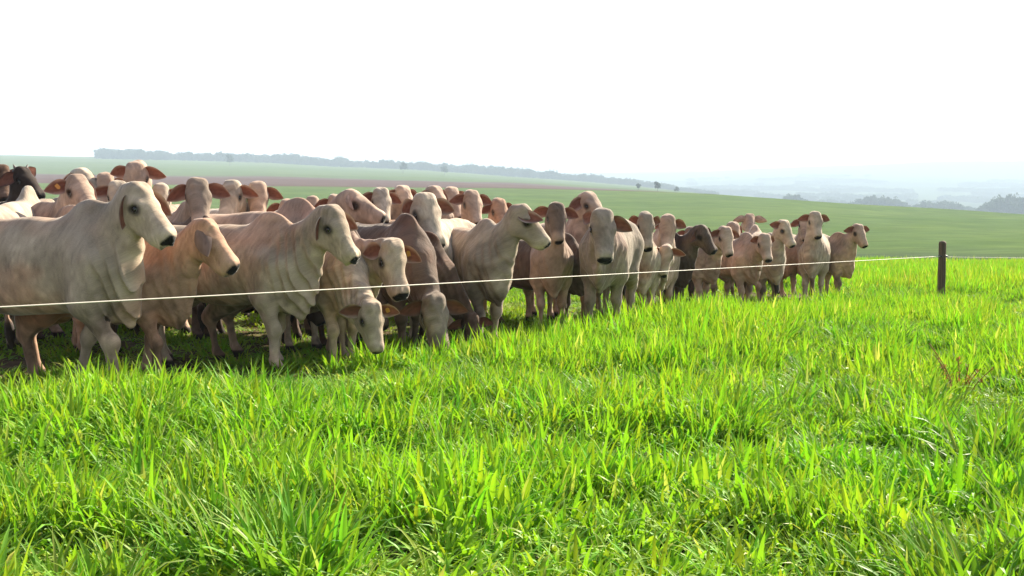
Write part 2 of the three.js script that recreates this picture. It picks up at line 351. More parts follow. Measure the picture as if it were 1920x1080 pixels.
  hcap([0.20, -0.080, 0.03], [0.40, -0.085, 0.032], 0.05, 0.035, 0.05); hcap([0.20, -0.080, -0.03], [0.40, -0.085, -0.032], 0.05, 0.035, 0.05);
  for (const t of [-1, 1]) {
    hell([0.155, -0.060, 0.083 * t], [0.05, 0.03, 0.026], 0.03);
    hell([0.135, -0.160, 0.050 * t], [0.105, 0.085, 0.042], 0.04);
    hcap([0.16, -0.185, 0.045 * t], [0.40, -0.145, 0.025 * t], 0.04, 0.03, 0.05);
    hell([0.455, -0.088, 0.030 * t], [0.046, 0.054, 0.034], 0.03);
  }
  hcap([0.36, -0.145, 0], [0.455, -0.140, 0], 0.042, 0.035, 0.03);
  hell([0.47, -0.098, 0], [0.04, 0.048, 0.05], 0.025);
  const cuts = [[0.508, -0.074, 0.034, 0.014], [0.508, -0.074, -0.034, 0.014], [0.165, -0.083, 0.104, 0.02], [0.165, -0.083, -0.104, 0.02]];
  const folds = o.folds ?? 0.5, ph = rv(9, 0, 6);
  const fold = (d, list, x, y, z) => { for (const c of list) { const px = x - c[0], py = y - c[1], pz = z - c[2]; const t = clamp((px * c[3] + py * c[4] + pz * c[5]) * c[9]); const ax = px - c[3] * t, ay = py - c[4] * t, az = pz - c[5] * t; d = smin(d, Math.sqrt(ax * ax + ay * ay + az * az) - (c[6] + (c[7] - c[6]) * t), c[8]); } return d; };
  const foldE = (d, list, x, y, z) => { for (const e of list) { const px = x - e[0], py = y - e[1], pz = z - e[2]; const ax = px / e[3], ay = py / e[4], az = pz / e[5]; const k0 = Math.sqrt(ax * ax + ay * ay + az * az), bx = ax / e[3], by = ay / e[4], bz = az / e[5], k1 = Math.sqrt(bx * bx + by * by + bz * bz); const v = k1 < 1e-6 ? -Math.min(e[3], e[4], e[5]) : k0 * (k0 - 1) / k1; d = smin(d, v, e[6]); } return d; };
  const toHead = (x, y, z) => { const px = (x - O[0]) / hs, py = (y - O[1]) / hs, pz = (z - O[2]) / hs; return [(px * F.x + py * F.y + pz * F.z) / HF, (px * U.x + py * U.y + pz * U.z) / HU, (px * Sd.x + py * Sd.y + pz * Sd.z) / HS]; };
  const field = (x, y, z) => {
    let d = fold(foldE(10, ells, x, y, z), caps, x, y, z);
    const q = toHead(x, y, z), hr = Math.hypot(q[0] - 0.24, q[1] + 0.1, q[2]);
    if (hr < 0.6) {
      let e = fold(foldE(10, he, q[0], q[1], q[2]), hc, q[0], q[1], q[2]);
      for (const c of cuts) e = Math.max(e, -(Math.hypot(q[0] - c[0], q[1] - c[1], q[2] - c[2]) - c[3]));
      d = smin(d, e * hs, 0.045);
    } else d = Math.min(d, (hr - 0.34) * hs);
    if (d < 0.08 && d > -0.12) {
      // loose skin hanging in folds on the neck and brisket, ribs and broad unevenness
      const nk = sstep(0.42, 0.58, x) * sstep(1.30, 1.05, y) * sstep(0.42, 0.55, y) * sstep(0.17, 0.30, hr);
      if (nk > 0) { const w = Math.abs(Math.sin(34 * x + 9 * y + ph + 2.6 * noise(x * 4, y * 2.5, z * 5 + rs))); d += folds * nk * (0.024 * (w - 0.62) + 0.010 * noise(x * 17, y * 5, z * 10 + rs)); }
      const rb = sstep(-0.45, -0.25, x) * sstep(0.35, 0.15, x) * sstep(0.62, 0.78, y) * sstep(1.08, 0.95, y);
      if (rb > 0) d += 0.0035 * rb * Math.sin(62 * x + 10 * y + ph);
      d += 0.012 * noise(x * 4.5 + rs * 3, y * 4.5, z * 4.5) + 0.003 * noise(x * 15, y * 15 + rs, z * 15);
    }
    return d;
  };
  let lo = [1e9, 1e9, 1e9], hi = [-1e9, -1e9, -1e9];
  const grow = (p, r) => { for (let k = 0; k < 3; k++) { lo[k] = Math.min(lo[k], p[k] - r); hi[k] = Math.max(hi[k], p[k] + r); } };
  for (const c of caps) { grow(c.slice(0, 3), c[6] + 0.06); grow([c[0] + c[3], c[1] + c[4], c[2] + c[5]], c[7] + 0.06); }
  for (const e of ells) { for (let k = 0; k < 3; k++) { lo[k] = Math.min(lo[k], e[k] - e[3 + k] - 0.06); hi[k] = Math.max(hi[k], e[k] + e[3 + k] + 0.06); } }
  grow(hp(0.05, -0.08, 0), 0.2); grow(hp(0.47, -0.1, 0), 0.16);
  const cell = (o.cell ?? 0.02) / 1;
  const g = meshSDF(field, lo, hi, cell);
  // ---- coat
  const base = COATS[o.coat], greyish = o.grey ?? 0.3, pos = g.attributes.position, col = new Float32Array(pos.count * 3);
  const faceTone = o.face ? COATS[o.face] : null, light = base.map(c => clamp(c * 1.18 + 0.03));
  const dusk = [base[0] * 0.55 + 0.02, base[1] * 0.56 + 0.02, base[2] * 0.60 + 0.03];
  for (let i = 0; i < pos.count; i++) {
    const x = pos.getX(i), y = pos.getY(i), z = pos.getZ(i), q = toHead(x, y, z);
    const n1 = fbm(x * 3 + rs * 5, y * 3, z * 3), n2 = noise(x * 22, y * 22, z * 22 + rs), n3 = fbm(x * 8 + 40, y * 5 + rs, z * 8);
    let c = base.map(v => v * (1 + 0.26 * n1 + 0.07 * n2 + 0.22 * n3));
    const gw = greyish * clamp(0.15 + sstep(0.1, 0.5, x) * sstep(0.75, 1.1, y) + 0.7 * n3);
    c = c.map((v, k) => mix(v, dusk[k], clamp(gw))); { const rosy = sstep(0.0, 0.5, fbm(x * 2.2 + rs, y * 2.6 + 7, z * 2)); c = [c[0] * (1 + 0.10 * rosy), c[1] * (1 - 0.10 * rosy), c[2] * (1 - 0.18 * rosy)]; }
    const leg = sstep(0.62, 0.40, y) * 0.5; c = c.map((v, k) => mix(v, light[k] * 0.95, leg));
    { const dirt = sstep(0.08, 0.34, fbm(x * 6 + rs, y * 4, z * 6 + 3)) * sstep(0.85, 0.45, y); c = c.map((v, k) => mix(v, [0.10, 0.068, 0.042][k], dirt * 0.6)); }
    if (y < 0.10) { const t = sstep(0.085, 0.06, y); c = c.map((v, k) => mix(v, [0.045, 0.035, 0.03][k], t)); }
    const inHead = Math.hypot(q[0] - 0.24, q[1] + 0.1, q[2]);
    if (inHead < 0.42) {
      const w = sstep(0.36, 0.26, inHead), near = sstep(0.30, 0.43, q[0]);
      const ft = faceTone ?? base; c = c.map((v, k) => mix(v, ft[k] * (1 + 0.12 * n1 + 0.1 * n3), w * 0.8));
      c = c.map((v, k) => mix(v, clamp(light[k] * 1.08), w * near * 0.75));                       // pale band round the nose
      const nose = sstep(0.474, 0.488, q[0] + 0.008 * n2) * sstep(-0.125, -0.112, q[1]) * ((q[1] < 0.04 && Math.abs(q[2]) < 0.12 && q[0] < 0.6) ? 1 : 0);
      c = c.map((v, k) => mix(v, [0.018, 0.016, 0.017][k], nose));
      const lip = (Math.abs(q[1] + 0.09) > 0.13 || Math.abs(q[2]) > 0.13) ? 0 : sstep(0.485, 0.495, q[0]) * sstep(-0.12, -0.135, q[1]); c = c.map((v, k) => mix(v, [0.2, 0.16, 0.13][k], lip * 0.8));
      const ed = Math.hypot((q[0] - 0.168) / 1.3, q[1] + 0.085, (Math.abs(q[2]) - 0.10) * 0.7), er = sstep(0.056, 0.022, ed + 0.008 * n2);  // dark eye skin, widened and softened to include painted shade of the ears
      c = c.map((v, k) => mix(v, [0.028, 0.022, 0.02][k], er * 0.92));
    }
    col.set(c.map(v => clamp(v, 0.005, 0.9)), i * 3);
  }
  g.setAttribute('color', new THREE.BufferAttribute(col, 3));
  { const uv = new Float32Array(pos.count * 2); for (let i = 0; i < pos.count; i++) { uv[2 * i] = (pos.getX(i) + 0.7 * pos.getZ(i)) * 0.8 + rs * 0.37; uv[2 * i + 1] = (pos.getY(i) + 0.4 * pos.getZ(i)) * 0.8 + rs * 0.21; } g.setAttribute('uv', new THREE.BufferAttribute(uv, 2)); }
  // ---- the thing and its parts
  const t = new THREE.Group(); t.name = numbered('cow'); scene.add(t);
  t.position.copy(root); t.position.y -= 0.02; t.rotation.y = -heading; t.scale.setScalar(s);
  tag(t, o.label, 'cow', 'cattle of the herd behind the wire');
  mesh('body', g, coatMat, t);
  const basis = (X, Y) => { const x = X.clone().normalize(), z = new THREE.Vector3().crossVectors(x, Y).normalize(), y = new THREE.Vector3().crossVectors(z, x).normalize(); return new THREE.Matrix4().makeBasis(x, y, z); };
  const FW = F.clone().add(U).normalize(), UP = U.clone().sub(F).normalize();
  for (const side of [1, -1]) {
    const k = side > 0 ? 'earR' : 'earL', e = o[k] ?? o.ear ?? [-20, -5], a = (e[0] + rv(20 + side, -5, 5)) * R, b = (e[1] + rv(24 + side, -6, 6)) * R, rl = (e[2] ?? 0) * R, len = (e[3] ?? 1) * 0.232 * hs;
    if (e === 0) continue;
    const S = Sd.clone().multiplyScalar(side);
    const dir = S.clone().multiplyScalar(Math.cos(a) * Math.cos(b)).addScaledVector(FW, Math.sin(b) * Math.cos(a)).addScaledVector(UP, Math.sin(a));
    const nrm = FW.clone().multiplyScalar(Math.cos(b)).addScaledVector(S, -Math.sin(b)); nrm.applyAxisAngle(dir, rl * side);
    const inner = o.inner ?? [0.215, 0.085, 0.055], back = (o.earCoat ? COATS[o.earCoat] : base).map((v, q) => mix(v, dusk[q], 0.35));
    const eg = earGeo(len, 0.142 * hs, back, inner, side * (o.droop ?? 0.12));
    const m = mesh('ear', eg, earMat, t); m.matrixAutoUpdate = true;
    const M = basis(dir, nrm); m.quaternion.setFromRotationMatrix(M); m.position.fromArray(hp(0.045, -0.085, 0.075 * side));
    if (o.tag && ((o.tag > 0) === (side > 0))) {
      const sh = new THREE.Shape(); sh.moveTo(-0.022, -0.032); sh.lineTo(0.022, -0.032); sh.lineTo(0.024, 0.022); sh.lineTo(0.008, 0.038); sh.lineTo(-0.008, 0.038); sh.lineTo(-0.024, 0.022); sh.closePath();
      const tg = new THREE.ExtrudeGeometry(sh, { depth: 0.003, bevelEnabled: true, bevelSize: 0.001, bevelThickness: 0.001, bevelSegments: 1 }); tg.rotateX(-Math.PI / 2);
      const tm = mesh('ear_tag', tg, tagMat, m); tm.position.set(len * 0.42, 0.012, 0); tm.rotation.y = 0.6; tm.scale.setScalar(0.75); tm.userData.label = 'orange plastic ear tag';
    }
    const ey = mesh('eye', eyeGeo, eyeMat, t); ey.scale.set(0.021 * hs, 0.019 * hs, 0.013 * hs); ey.position.fromArray(hp(0.167, -0.083, 0.097 * side));
    ey.quaternion.setFromRotationMatrix(new THREE.Matrix4().makeBasis(F, U, Sd));
    if (o.horn) { const hg = new THREE.ConeGeometry(0.022, o.horn, 10, 3); hg.translate(0, o.horn / 2, 0); const hm = mesh('horn', hg, tailMat2, t); hm.position.fromArray(hp(-0.01, -0.03, 0.07 * side)); hm.quaternion.setFromUnitVectors(new THREE.Vector3(0, 1, 0), UP.clone().addScaledVector(S, 0.55).normalize()); }
  }
  { // tail with a dark switch
    const sw = (o.sway ?? rv(6, -0.12, 0.12)), pts = [[-0.86, 1.05, 0], [-0.93, 0.95, 0.1 * sw], [-0.95, 0.72, 0.5 * sw], [-0.94, 0.52, 0.9 * sw], [-0.93, 0.40, sw], [-0.92, 0.26, 1.05 * sw]].map(p => new THREE.Vector3(...p));
    const curve = new THREE.CatmullRomCurve3(pts), NS = 20, NR = 8, P2 = [], C2 = [], I2 = [], fr = curve.computeFrenetFrames(NS);
    for (let i = 0; i <= NS; i++) { const u = i / NS, p = curve.getPointAt(u); const r = u < 0.66 ? mix(0.032, 0.014, u / 0.66) : mix(0.018, 0.004, (u - 0.66) / 0.34) + 0.030 * Math.sin(Math.PI * clamp((u - 0.62) / 0.38)); for (let j = 0; j < NR; j++) { const a = j / NR * 2 * Math.PI, rj = r * (1 + 0.15 * noise(i * 0.9, j * 2.3, rs)); P2.push(p.x + rj * (Math.cos(a) * fr.normals[i].x + Math.sin(a) * fr.binormals[i].x), p.y + rj * (Math.cos(a) * fr.normals[i].y + Math.sin(a) * fr.binormals[i].y), p.z + rj * (Math.cos(a) * fr.normals[i].z + Math.sin(a) * fr.binormals[i].z)); const dk = sstep(0.6, 0.72, u); C2.push(...base.map((v, k) => mix(v, [0.03, 0.022, 0.018][k], dk))); } }
    for (let i = 0; i < NS; i++) for (let j = 0; j < NR; j++) { const a = i * NR + j, b = i * NR + (j + 1) % NR; I2.push(a, a + NR, b, b, a + NR, b + NR); }
    const tg = new THREE.BufferGeometry(); tg.setAttribute('position', new THREE.Float32BufferAttribute(P2, 3)); tg.setAttribute('color', new THREE.Float32BufferAttribute(C2, 3)); tg.setIndex(I2); tg.computeVertexNormals();
    mesh('tail', tg, tailMat, t);
  }
  return t;
}
const tailMat2 = new THREE.MeshStandardMaterial({ color: new THREE.Color(0.10, 0.08, 0.065), roughness: 0.6 });
const HERD = [
  // front row, left to right
  { poll: [262, 337], d: 8.3, a: 4, yaw: 22, pitch: 46, s: 1.11, coat: 'cream', grey: 0.45, cell: 0.013, folds: 1, dewlap: 1.0, stepF: 0.14, earR: [-66, -5, 0], earL: [-28, 36], label: 'large pale cow in profile at the left edge, in front of all others', head: 1.0, reach: 0.46},
  { poll: [390, 405], d: 8.75, a: 6, yaw: 14, pitch: 50, s: 0.95, coat: 'salmon', grey: 0.25, cell: 0.015, folds: 0.4, dewlap: 1, earR: [-40, 58, -40, 1.2], earL: [0, -40], label: 'salmon coloured cow with its ear hanging over its eye, between the two large pale cows', head: 1.05, earCoat: 'taupe' },
  { poll: [624, 381], d: 9.15, a: 16, yaw: 22, pitch: 52, s: 1.03, coat: 'cream', grey: 0.5, cell: 0.013, folds: 1, dewlap: 1.3, stepF: 0.05, earR: [-66, -5, 0, 0.8], earL: [-14, 48], label: 'pale cow with deep neck folds whose whole front legs stand clear of the grass', head: 1.05},
  { poll: [702, 563], d: 9.15, a: 58, yaw: 52, pitch: 72, s: 0.93, coat: 'cream', grey: 0.25, cell: 0.015, folds: 0.7, dewlap: 0.8, earR: [-15, -40], earL: [0, 20], tag: -1, label: 'pale cow grazing head down beside the pale cow with the bare front legs' },
  { poll: [738, 446], d: 9.65, a: 8, yaw: 52, pitch: 64, s: 1, coat: 'pink', face: 'cream', grey: 0.35, cell: 0.015, earR: [-20, -45, 20, 0.7], earL: [-10, 28], tag: -1, label: 'cow with an orange tag in its outstretched ear, head above the grazing pale cow', head: 1.1 },
  { poll: [818, 551], d: 10.1, a: 52, yaw: 68, pitch: 68, s: 1.04, coat: 'taupe', grey: 0.3, cell: 0.015, earR: [-12, 0], earL: [-12, 10], dewlap: 0.7, label: 'grey brown cow grazing with both ears spread and its neck stretched down under the wire', neck: 8, head: 1.1, face: 'grey' },
  { poll: [886, 588], d: 10.9, a: -5, yaw: 72, pitch: 70, s: 0.88, coat: 'brown', grey: 0.2, cell: 0.018, dewlap: 0.5, earL: [-8, 0], label: 'dark brown grazing head half hidden behind the grey brown grazing cow', head: 0.95, neck: 10},
  { poll: [801, 359], d: 11.3, a: 106, yaw: 54, pitch: 57, s: 1.1, coat: 'white', grey: 0.2, cell: 0.016, earR: [-30, -50, 0, 0.6], earL: [-8, 5], label: 'pale cow with sunlit flank and tail tuft, looking right over the grazing cows', head: 1.15, sway: 0.1 },
  { poll: [655, 352], d: 12.1, a: 0, yaw: 8, pitch: 28, s: 1.1, coat: 'pink', grey: 0.25, cell: 0.018, earR: [-25, 30], earL: [-10, -20], label: 'pinkish cow holding its head level, behind the pale cow with deep neck folds' },
  { poll: [984, 380], d: 11.3, a: 60, yaw: 6, pitch: 48, s: 1.04, coat: 'cream', grey: 0.35, cell: 0.016, dewlap: 1.1, earR: [-14, 72, 150, 1.1], earL: [25, -30], label: 'broad cream cow with its head turned to the right, pale rimmed ear pointing forward' },
  { poll: [1045, 379], d: 12.9, a: 84, yaw: 80, pitch: 64, s: 1.02, coat: 'pink', face: 'taupe', grey: 0.3, cell: 0.02, earR: [-15, -20], earL: [-18, 0], label: 'grey faced cow looking straight out beside the broad cream cow' },
  { poll: [1103, 356], d: 14.3, a: 72, yaw: 42, pitch: 38, s: 1.13, coat: 'pink', grey: 0.15, cell: 0.02, earR: [-18, -20], earL: [-15, -10], label: 'pinkish cow raising its head above the dark grey cow' },
  { poll: [1130, 391], d: 11.8, a: 104, yaw: 86, pitch: 60, s: 1.08, coat: 'grey', face: 'grey', grey: 0.6, cell: 0.016, earR: [0, -60, 20, 0.7], earL: [-14, 5], dewlap: 1.2, label: 'large grey cow facing the viewer with a long drooping ear in the middle', head: 1.12 },
  { poll: [1213, 399], d: 14.2, a: 92, yaw: 84, pitch: 68, s: 1.0, coat: 'cream', face: 'grey', grey: 0.4, cell: 0.02, earR: [-20, -40, 0, 0.8], earL: [-20, -30, 0, 0.8], label: 'cow with a grey blaze down its long face, right of the large grey cow' },
  { poll: [1252, 403], d: 15.6, a: 80, yaw: 98, pitch: 62, s: 1.04, coat: 'pink', grey: 0.2, cell: 0.022, earR: [-10, 0], earL: [-20, -30], label: 'pinkish head with a red ear, behind the cow with the grey blaze' },
  { poll: [1247, 458], d: 14.6, a: 45, yaw: 112, pitch: 66, s: 0.9, coat: 'white', face: 'pink', grey: 0.1, cell: 0.02, earR: [-30, -50, 0, 0.6], earL: [-10, 0], label: 'small whitish cow lowering its head to graze under the cow with the grey blaze', neck: 30 },
  { poll: [1318, 420], d: 16.3, a: 10, yaw: 44, pitch: 50, s: 0.98, coat: 'dark', face: 'taupe', grey: 0.2, cell: 0.02, hump: 1.2, earR: [-35, -5], earL: [-10, 0], label: 'dark brown humped cow among the pale ones towards the right end' },
  { poll: [1362, 424], d: 17.2, a: 50, yaw: 72, pitch: 62, s: 1.0, coat: 'pink', grey: 0.2, cell: 0.022, earR: [-5, 0], earL: [-12, 0], label: 'pinkish cow whose red ears show right behind the dark brown cow' },
  { poll: [1436, 437], d: 17.6, a: 60, yaw: 82, pitch: 58, s: 0.98, coat: 'pink', grey: 0.25, cell: 0.02, earR: [-8, -25, 0, 0.7], earL: [-8, -25, 0, 0.7], label: 'low headed pinkish cow looking straight out, left of the cow with the white muzzle stripe' },
  { poll: [1406, 398], d: 21, a: 272, yaw: 270, pitch: 20, s: 1.1, coat: 'pink', grey: 0.2, cell: 0.026, earR: [4, -10], earL: [4, -10], label: 'far cow seen from behind with both ears held level' },
  { poll: [1474, 411], d: 18.8, a: 72, yaw: 50, pitch: 58, s: 1.02, coat: 'cream', grey: 0.3, cell: 0.02, earR: [5, -40, 0, 0.8], earL: [-18, 0], label: 'pale cow looking to the right, third from the right end of the herd' },
  { poll: [1510, 404], d: 21.6, a: 90, yaw: 100, pitch: 60, s: 1.06, coat: 'pink', grey: 0.2, cell: 0.026, label: 'mostly hidden cow behind the second cow from the right end' },
  { poll: [1530, 396], d: 20.4, a: 112, yaw: 86, pitch: 58, s: 1.07, coat: 'cream', grey: 0.3, cell: 0.022, earR: [-10, -8], earL: [-16, -8], label: 'upright cow facing the viewer with dark ears, second from the right end' },
  { poll: [1612, 419], d: 21.2, a: 28, yaw: 66, pitch: 56, s: 1.0, coat: 'salmon', face: 'pink', grey: 0.2, cell: 0.02, hump: 1.2, dewlap: 0.8, earR: [-8, -15], earL: [-5, 0], label: 'salmon coloured cow at the right end of the herd' },
  { poll: [1378, 416], d: 19.6, a: 80, yaw: 60, pitch: 60, s: 1.04, coat: 'pink', grey: 0.2, cell: 0.026, label: 'far cow peeping out above the two cows beside the dark brown one' },
  { poll: [1297, 425], d: 18.6, a: 90, yaw: 80, pitch: 58, s: 1.0, coat: 'taupe', grey: 0.2, cell: 0.026, label: 'far taupe cow hidden behind the dark brown humped cow' },
  // behind, left half
  { poll: [42, 309], d: 13.2, a: 12, yaw: 28, pitch: 40, s: 1.03, coat: 'black', grey: 0, cell: 0.018, earR: [-20, -30], earL: [40, 0, 0, 0.7], horn: 0.06, label: 'black cow with a short horn, the only black one, at the far left' },
  { poll: [2, 305], d: 13.9, a: 20, yaw: 60, pitch: 50, s: 1.1, coat: 'brown', grey: 0.1, cell: 0.022, label: 'brown cow cut by the left edge beside the black one' },
  { poll: [250, 302], d: 12.8, a: 96, yaw: 96, pitch: 70, s: 1.1, coat: 'pink', grey: 0.15, cell: 0.018, earR: [-6, 0], earL: [-8, 0], label: 'tall cow with a domed forehead and wide red ears at the back left', head: 1.06 },
  { poll: [144, 324], d: 11.3, a: 10, yaw: 36, pitch: 42, s: 1.07, coat: 'pink', grey: 0.2, cell: 0.016, earR: [-5, -18], earL: [-30, -20], tag: 1, label: 'pinkish cow with a tagged red ear spread to the left, behind the large pale cow' },
  { poll: [155, 312], d: 13.0, a: 10, yaw: 20, pitch: 45, s: 1.08, coat: 'white', grey: 0.1, cell: 0.02, label: 'whitish head showing only its sunlit crown above the cow with the tagged red ear' },
  { poll: [222, 338], d: 12.2, a: 60, yaw: 62, pitch: 58, s: 1.03, coat: 'white', grey: 0.1, cell: 0.02, earR: [-4, 0], label: 'whitish cow with a brown ear, behind the large pale head' },
  { poll: [300, 343], d: 13.4, a: 60, yaw: 80, pitch: 60, s: 1.03, coat: 'white', grey: 0.1, cell: 0.022, label: 'whitish cow just right of the head of the large pale cow, far back' },
  { poll: [371, 331], d: 11.6, a: 50, yaw: 70, pitch: 60, s: 1.07, coat: 'pink', face: 'grey', grey: 0.3, cell: 0.017, earR: [-22, -5], earL: [-10, 0], label: 'grey headed cow with dark red ears above the salmon coloured cow', head: 1.1 },
  { poll: [432, 336], d: 12.7, a: 60, yaw: 104, pitch: 58, s: 1.06, coat: 'white', grey: 0.1, cell: 0.02, earR: [-14, 0], earL: [-14, 0], label: 'whitish head in the middle of the three heads above the salmon coloured cow' },
  { poll: [482, 340], d: 12.9, a: 50, yaw: 78, pitch: 62, s: 1.05, coat: 'pink', grey: 0.1, cell: 0.02, earR: [-18, 10], earL: [-14, 0], label: 'wide eared cow, rightmost of the three heads above the salmon coloured cow' },
  { poll: [584, 366], d: 16.5, a: 80, yaw: 95, pitch: 60, s: 1.02, coat: 'pink', grey: 0.2, cell: 0.026, label: 'far small head alone against the green field, left of the middle' },
  { poll: [630, 364], d: 15.8, a: 60, yaw: 60, pitch: 60, s: 1.02, coat: 'pink', grey: 0.2, cell: 0.026, label: 'far cow left of the cow that holds its head level' },
  { poll: [715, 350], d: 14.2, a: 80, yaw: 70, pitch: 55, s: 1.06, coat: 'white', grey: 0.2, cell: 0.024, label: 'whitish crown just right of the cow that holds its head level' },
  { poll: [758, 345], d: 14.6, a: 60, yaw: 50, pitch: 55, s: 1.07, coat: 'pink', grey: 0.3, cell: 0.024, label: 'pinkish crown left of the pale cow with sunlit flank, far back' },
  { poll: [818, 345], d: 13.6, a: 40, yaw: 40, pitch: 50, s: 1.06, coat: 'pink', grey: 0.3, cell: 0.022, label: 'cow directly behind the pale cow with sunlit flank' },
  { poll: [848, 349], d: 15.0, a: 70, yaw: 60, pitch: 55, s: 1.05, coat: 'pink', grey: 0.2, cell: 0.024, label: 'pinkish crown between the sunlit flank cow and the small head with two red ears' },
  { poll: [886, 355], d: 14.4, a: 80, yaw: 66, pitch: 55, s: 1.04, coat: 'pink', grey: 0.2, cell: 0.022, earR: [-8, 0], earL: [-14, 0], label: 'small head with two red ears above the left shoulder of the broad cream cow' },
  { poll: [938, 372], d: 15.6, a: 60, yaw: 60, pitch: 60, s: 1.0, coat: 'salmon', grey: 0.1, cell: 0.026, label: 'far salmon coloured crown above the back of the broad cream cow' },
  { root: [1004], d: 13.7, a: 20, pollY: 1.1, pitch: 60, s: 0.92, coat: 'taupe', grey: 0.2, cell: 0.02, label: 'brown cow whose body fills the gap below the grey faced cow' },
  { root: [62], d: 10.2, a: 2, pollY: 0.9, pitch: 60, s: 1.04, coat: 'salmon', grey: 0.1, cell: 0.02, label: 'salmon cow of which little but the back shows behind the large pale cow' },
  { poll: [196, 322], d: 13.0, a: 50, yaw: 75, pitch: 60, s: 1.07, coat: 'pink', grey: 0.2, cell: 0.022, label: 'pinkish cow left of the tall cow with the domed forehead' },
  { root: [330], d: 11.7, a: 30, pollY: 0.8, pitch: 65, s: 1.0, coat: 'taupe', grey: 0.2, cell: 0.022, label: 'brown cow whose legs show between the salmon coloured cow and the bare front legs' },
  { poll: [538, 372], d: 14.5, a: 60, yaw: 80, pitch: 60, s: 0.98, coat: 'pink', grey: 0.2, cell: 0.024, label: 'low pinkish crown right of the three heads above the salmon coloured cow' },
  { root: [150], d: 10.7, a: 20, pollY: 0.75, pitch: 65, s: 0.94, coat: 'taupe', grey: 0.2, cell: 0.024, label: 'brown cow of which only legs show behind the forelegs of the large pale cow' },  // mostly hidden cow added inside the herd to keep sun off the ground
  { root: [470], d: 11.2, a: 35, pollY: 0.75, pitch: 65, s: 0.94, coat: 'dark', grey: 0.2, cell: 0.024, label: 'dark cow of which only legs show under the belly of the pale cow with folds' },  // likewise added, its dark legs and body deepen the shade under the herd
  { root: [620], d: 11.2, a: 50, pollY: 0.75, pitch: 65, s: 0.92, coat: 'taupe', grey: 0.2, cell: 0.024, label: 'brown cow of which only legs show behind the grazing pale cow' },  // likewise added to block sun under the herd
  { root: [36], d: 11.3, a: 262, pollY: 1.25, pitch: 45, s: 1.16, coat: 'white', grey: 0.1, cell: 0.018, label: 'white cow turned away, its sunlit rump at the left edge behind the large pale cow' },
];
HERD.forEach((o, i) => makeCow({ seed: i + 3, ...o }));

// ------------------------------------------------------------------ fence
{
  const woodTex = (() => { const n = 128, a = new Uint8Array(n * n * 4); for (let y = 0; y < n; y++) for (let x = 0; x < n; x++) { const v = 0.62 + 0.28 * fbm(x / 5, y / 40, 3) + 0.14 * noise(x / 1.6, y / 22, 9); const o = (y * n + x) * 4; a[o] = 255 * clamp(v); a[o + 1] = 255 * clamp(v * 0.97); a[o + 2] = 255 * clamp(v * 0.92); a[o + 3] = 255; } const t = new THREE.DataTexture(a, n, n); t.wrapS = t.wrapT = THREE.RepeatWrapping; t.magFilter = THREE.LinearFilter; t.colorSpace = THREE.SRGBColorSpace; t.needsUpdate = true; return t; })();
  const wood = new THREE.MeshStandardMaterial({ color: new THREE.Color(0.30, 0.19, 0.135), map: woodTex, roughness: 0.9, bumpMap: woodTex, bumpScale: 0.01 });
  const wireMat = new THREE.MeshStandardMaterial({ color: new THREE.Color(0.46, 0.41, 0.34), roughness: 0.6, metalness: 0.15 });
  const insMat = new THREE.MeshStandardMaterial({ color: new THREE.Color(0.02, 0.02, 0.02), roughness: 0.4 });
  const f = new THREE.Group(); f.name = numbered('wire_fence'); scene.add(f);
  const bx = FENCE_B[0], bz = FENCE_B[1], by = terrain(bx, bz); f.position.set(bx, by, bz);
  tag(f, 'single white fence wire strung from a dark wooden post in front of the herd', 'fence');
  const post = (x, z) => {
    const P = [[0, -0.2], [0.072, -0.2], [0.07, 0.2], [0.075, 0.6], [0.070, 1.0], [0.073, 1.24], [0.066, 1.275], [0.04, 1.29], [0, 1.292]].map(p => new THREE.Vector2(...p));
    const g = new THREE.LatheGeometry(P, 22), q = g.attributes.position; for (let i = 0; i < q.count; i++) { const k = 1 + 0.10 * noise(q.getX(i) * 22, q.getY(i) * 2.2, q.getZ(i) * 22); q.setXYZ(i, q.getX(i) * k, q.getY(i) + (q.getY(i) > 1.26 ? 0.015 * noise(q.getX(i) * 30, q.getZ(i) * 30) : 0), q.getZ(i) * k); } g.computeVertexNormals();
    const m = mesh('post', g, wood, f); m.position.set(x - bx, terrain(x, z) - by, z - bz); m.rotation.z = 0.015; return m;
  };
  const p0 = post(bx, bz); p0.scale.y = 0.93; const p1 = post(bx + 34, bz - 22), ux = (FENCE_A[0] - bx) / fenceLen, uz = (FENCE_A[1] - bz) / fenceLen, p2 = post(bx + ux * 31.5, bz + uz * 31.5);
  const wireY = 0.97;
  const wire = (x0, y0, z0, x1, y1, z1, sag, rad) => {
    const pts = []; for (let i = 0; i <= 40; i++) { const t = i / 40; pts.push(new THREE.Vector3(mix(x0, x1, t) - bx, mix(y0, y1, t) - by - sag * 4 * t * (1 - t), mix(z0, z1, t) - bz)); }
    mesh('wire', new THREE.TubeGeometry(new THREE.CatmullRomCurve3(pts), 80, rad, 8), wireMat, f);
  };
  const pB = atDepth(1768, 480, 21), pA = atDepth(0, 572, 5.5);
  // straight on past the left of the frame
  const k = 31.5 / fenceLen; wire(bx - 0.07, pB.y, bz + 0.06, mix(bx, pA.x, k), mix(pB.y, pA.y, k), mix(bz, pA.z, k), 0.01, 0.0042);
  wire(bx + 0.07, pB.y - 0.02, bz - 0.04, bx + 34, terrain(bx + 34, bz - 22) + 0.5, bz - 22, 0.05, 0.003);
  for (const dx of [-0.075, 0.075]) { const ig = new THREE.CapsuleGeometry(0.018, 0.05, 4, 10); const m = mesh('insulator', ig, insMat, f); m.position.set(dx, pB.y - by, dx < 0 ? 0.06 : -0.04); m.rotation.z = Math.PI / 2 * 0.8; }
}

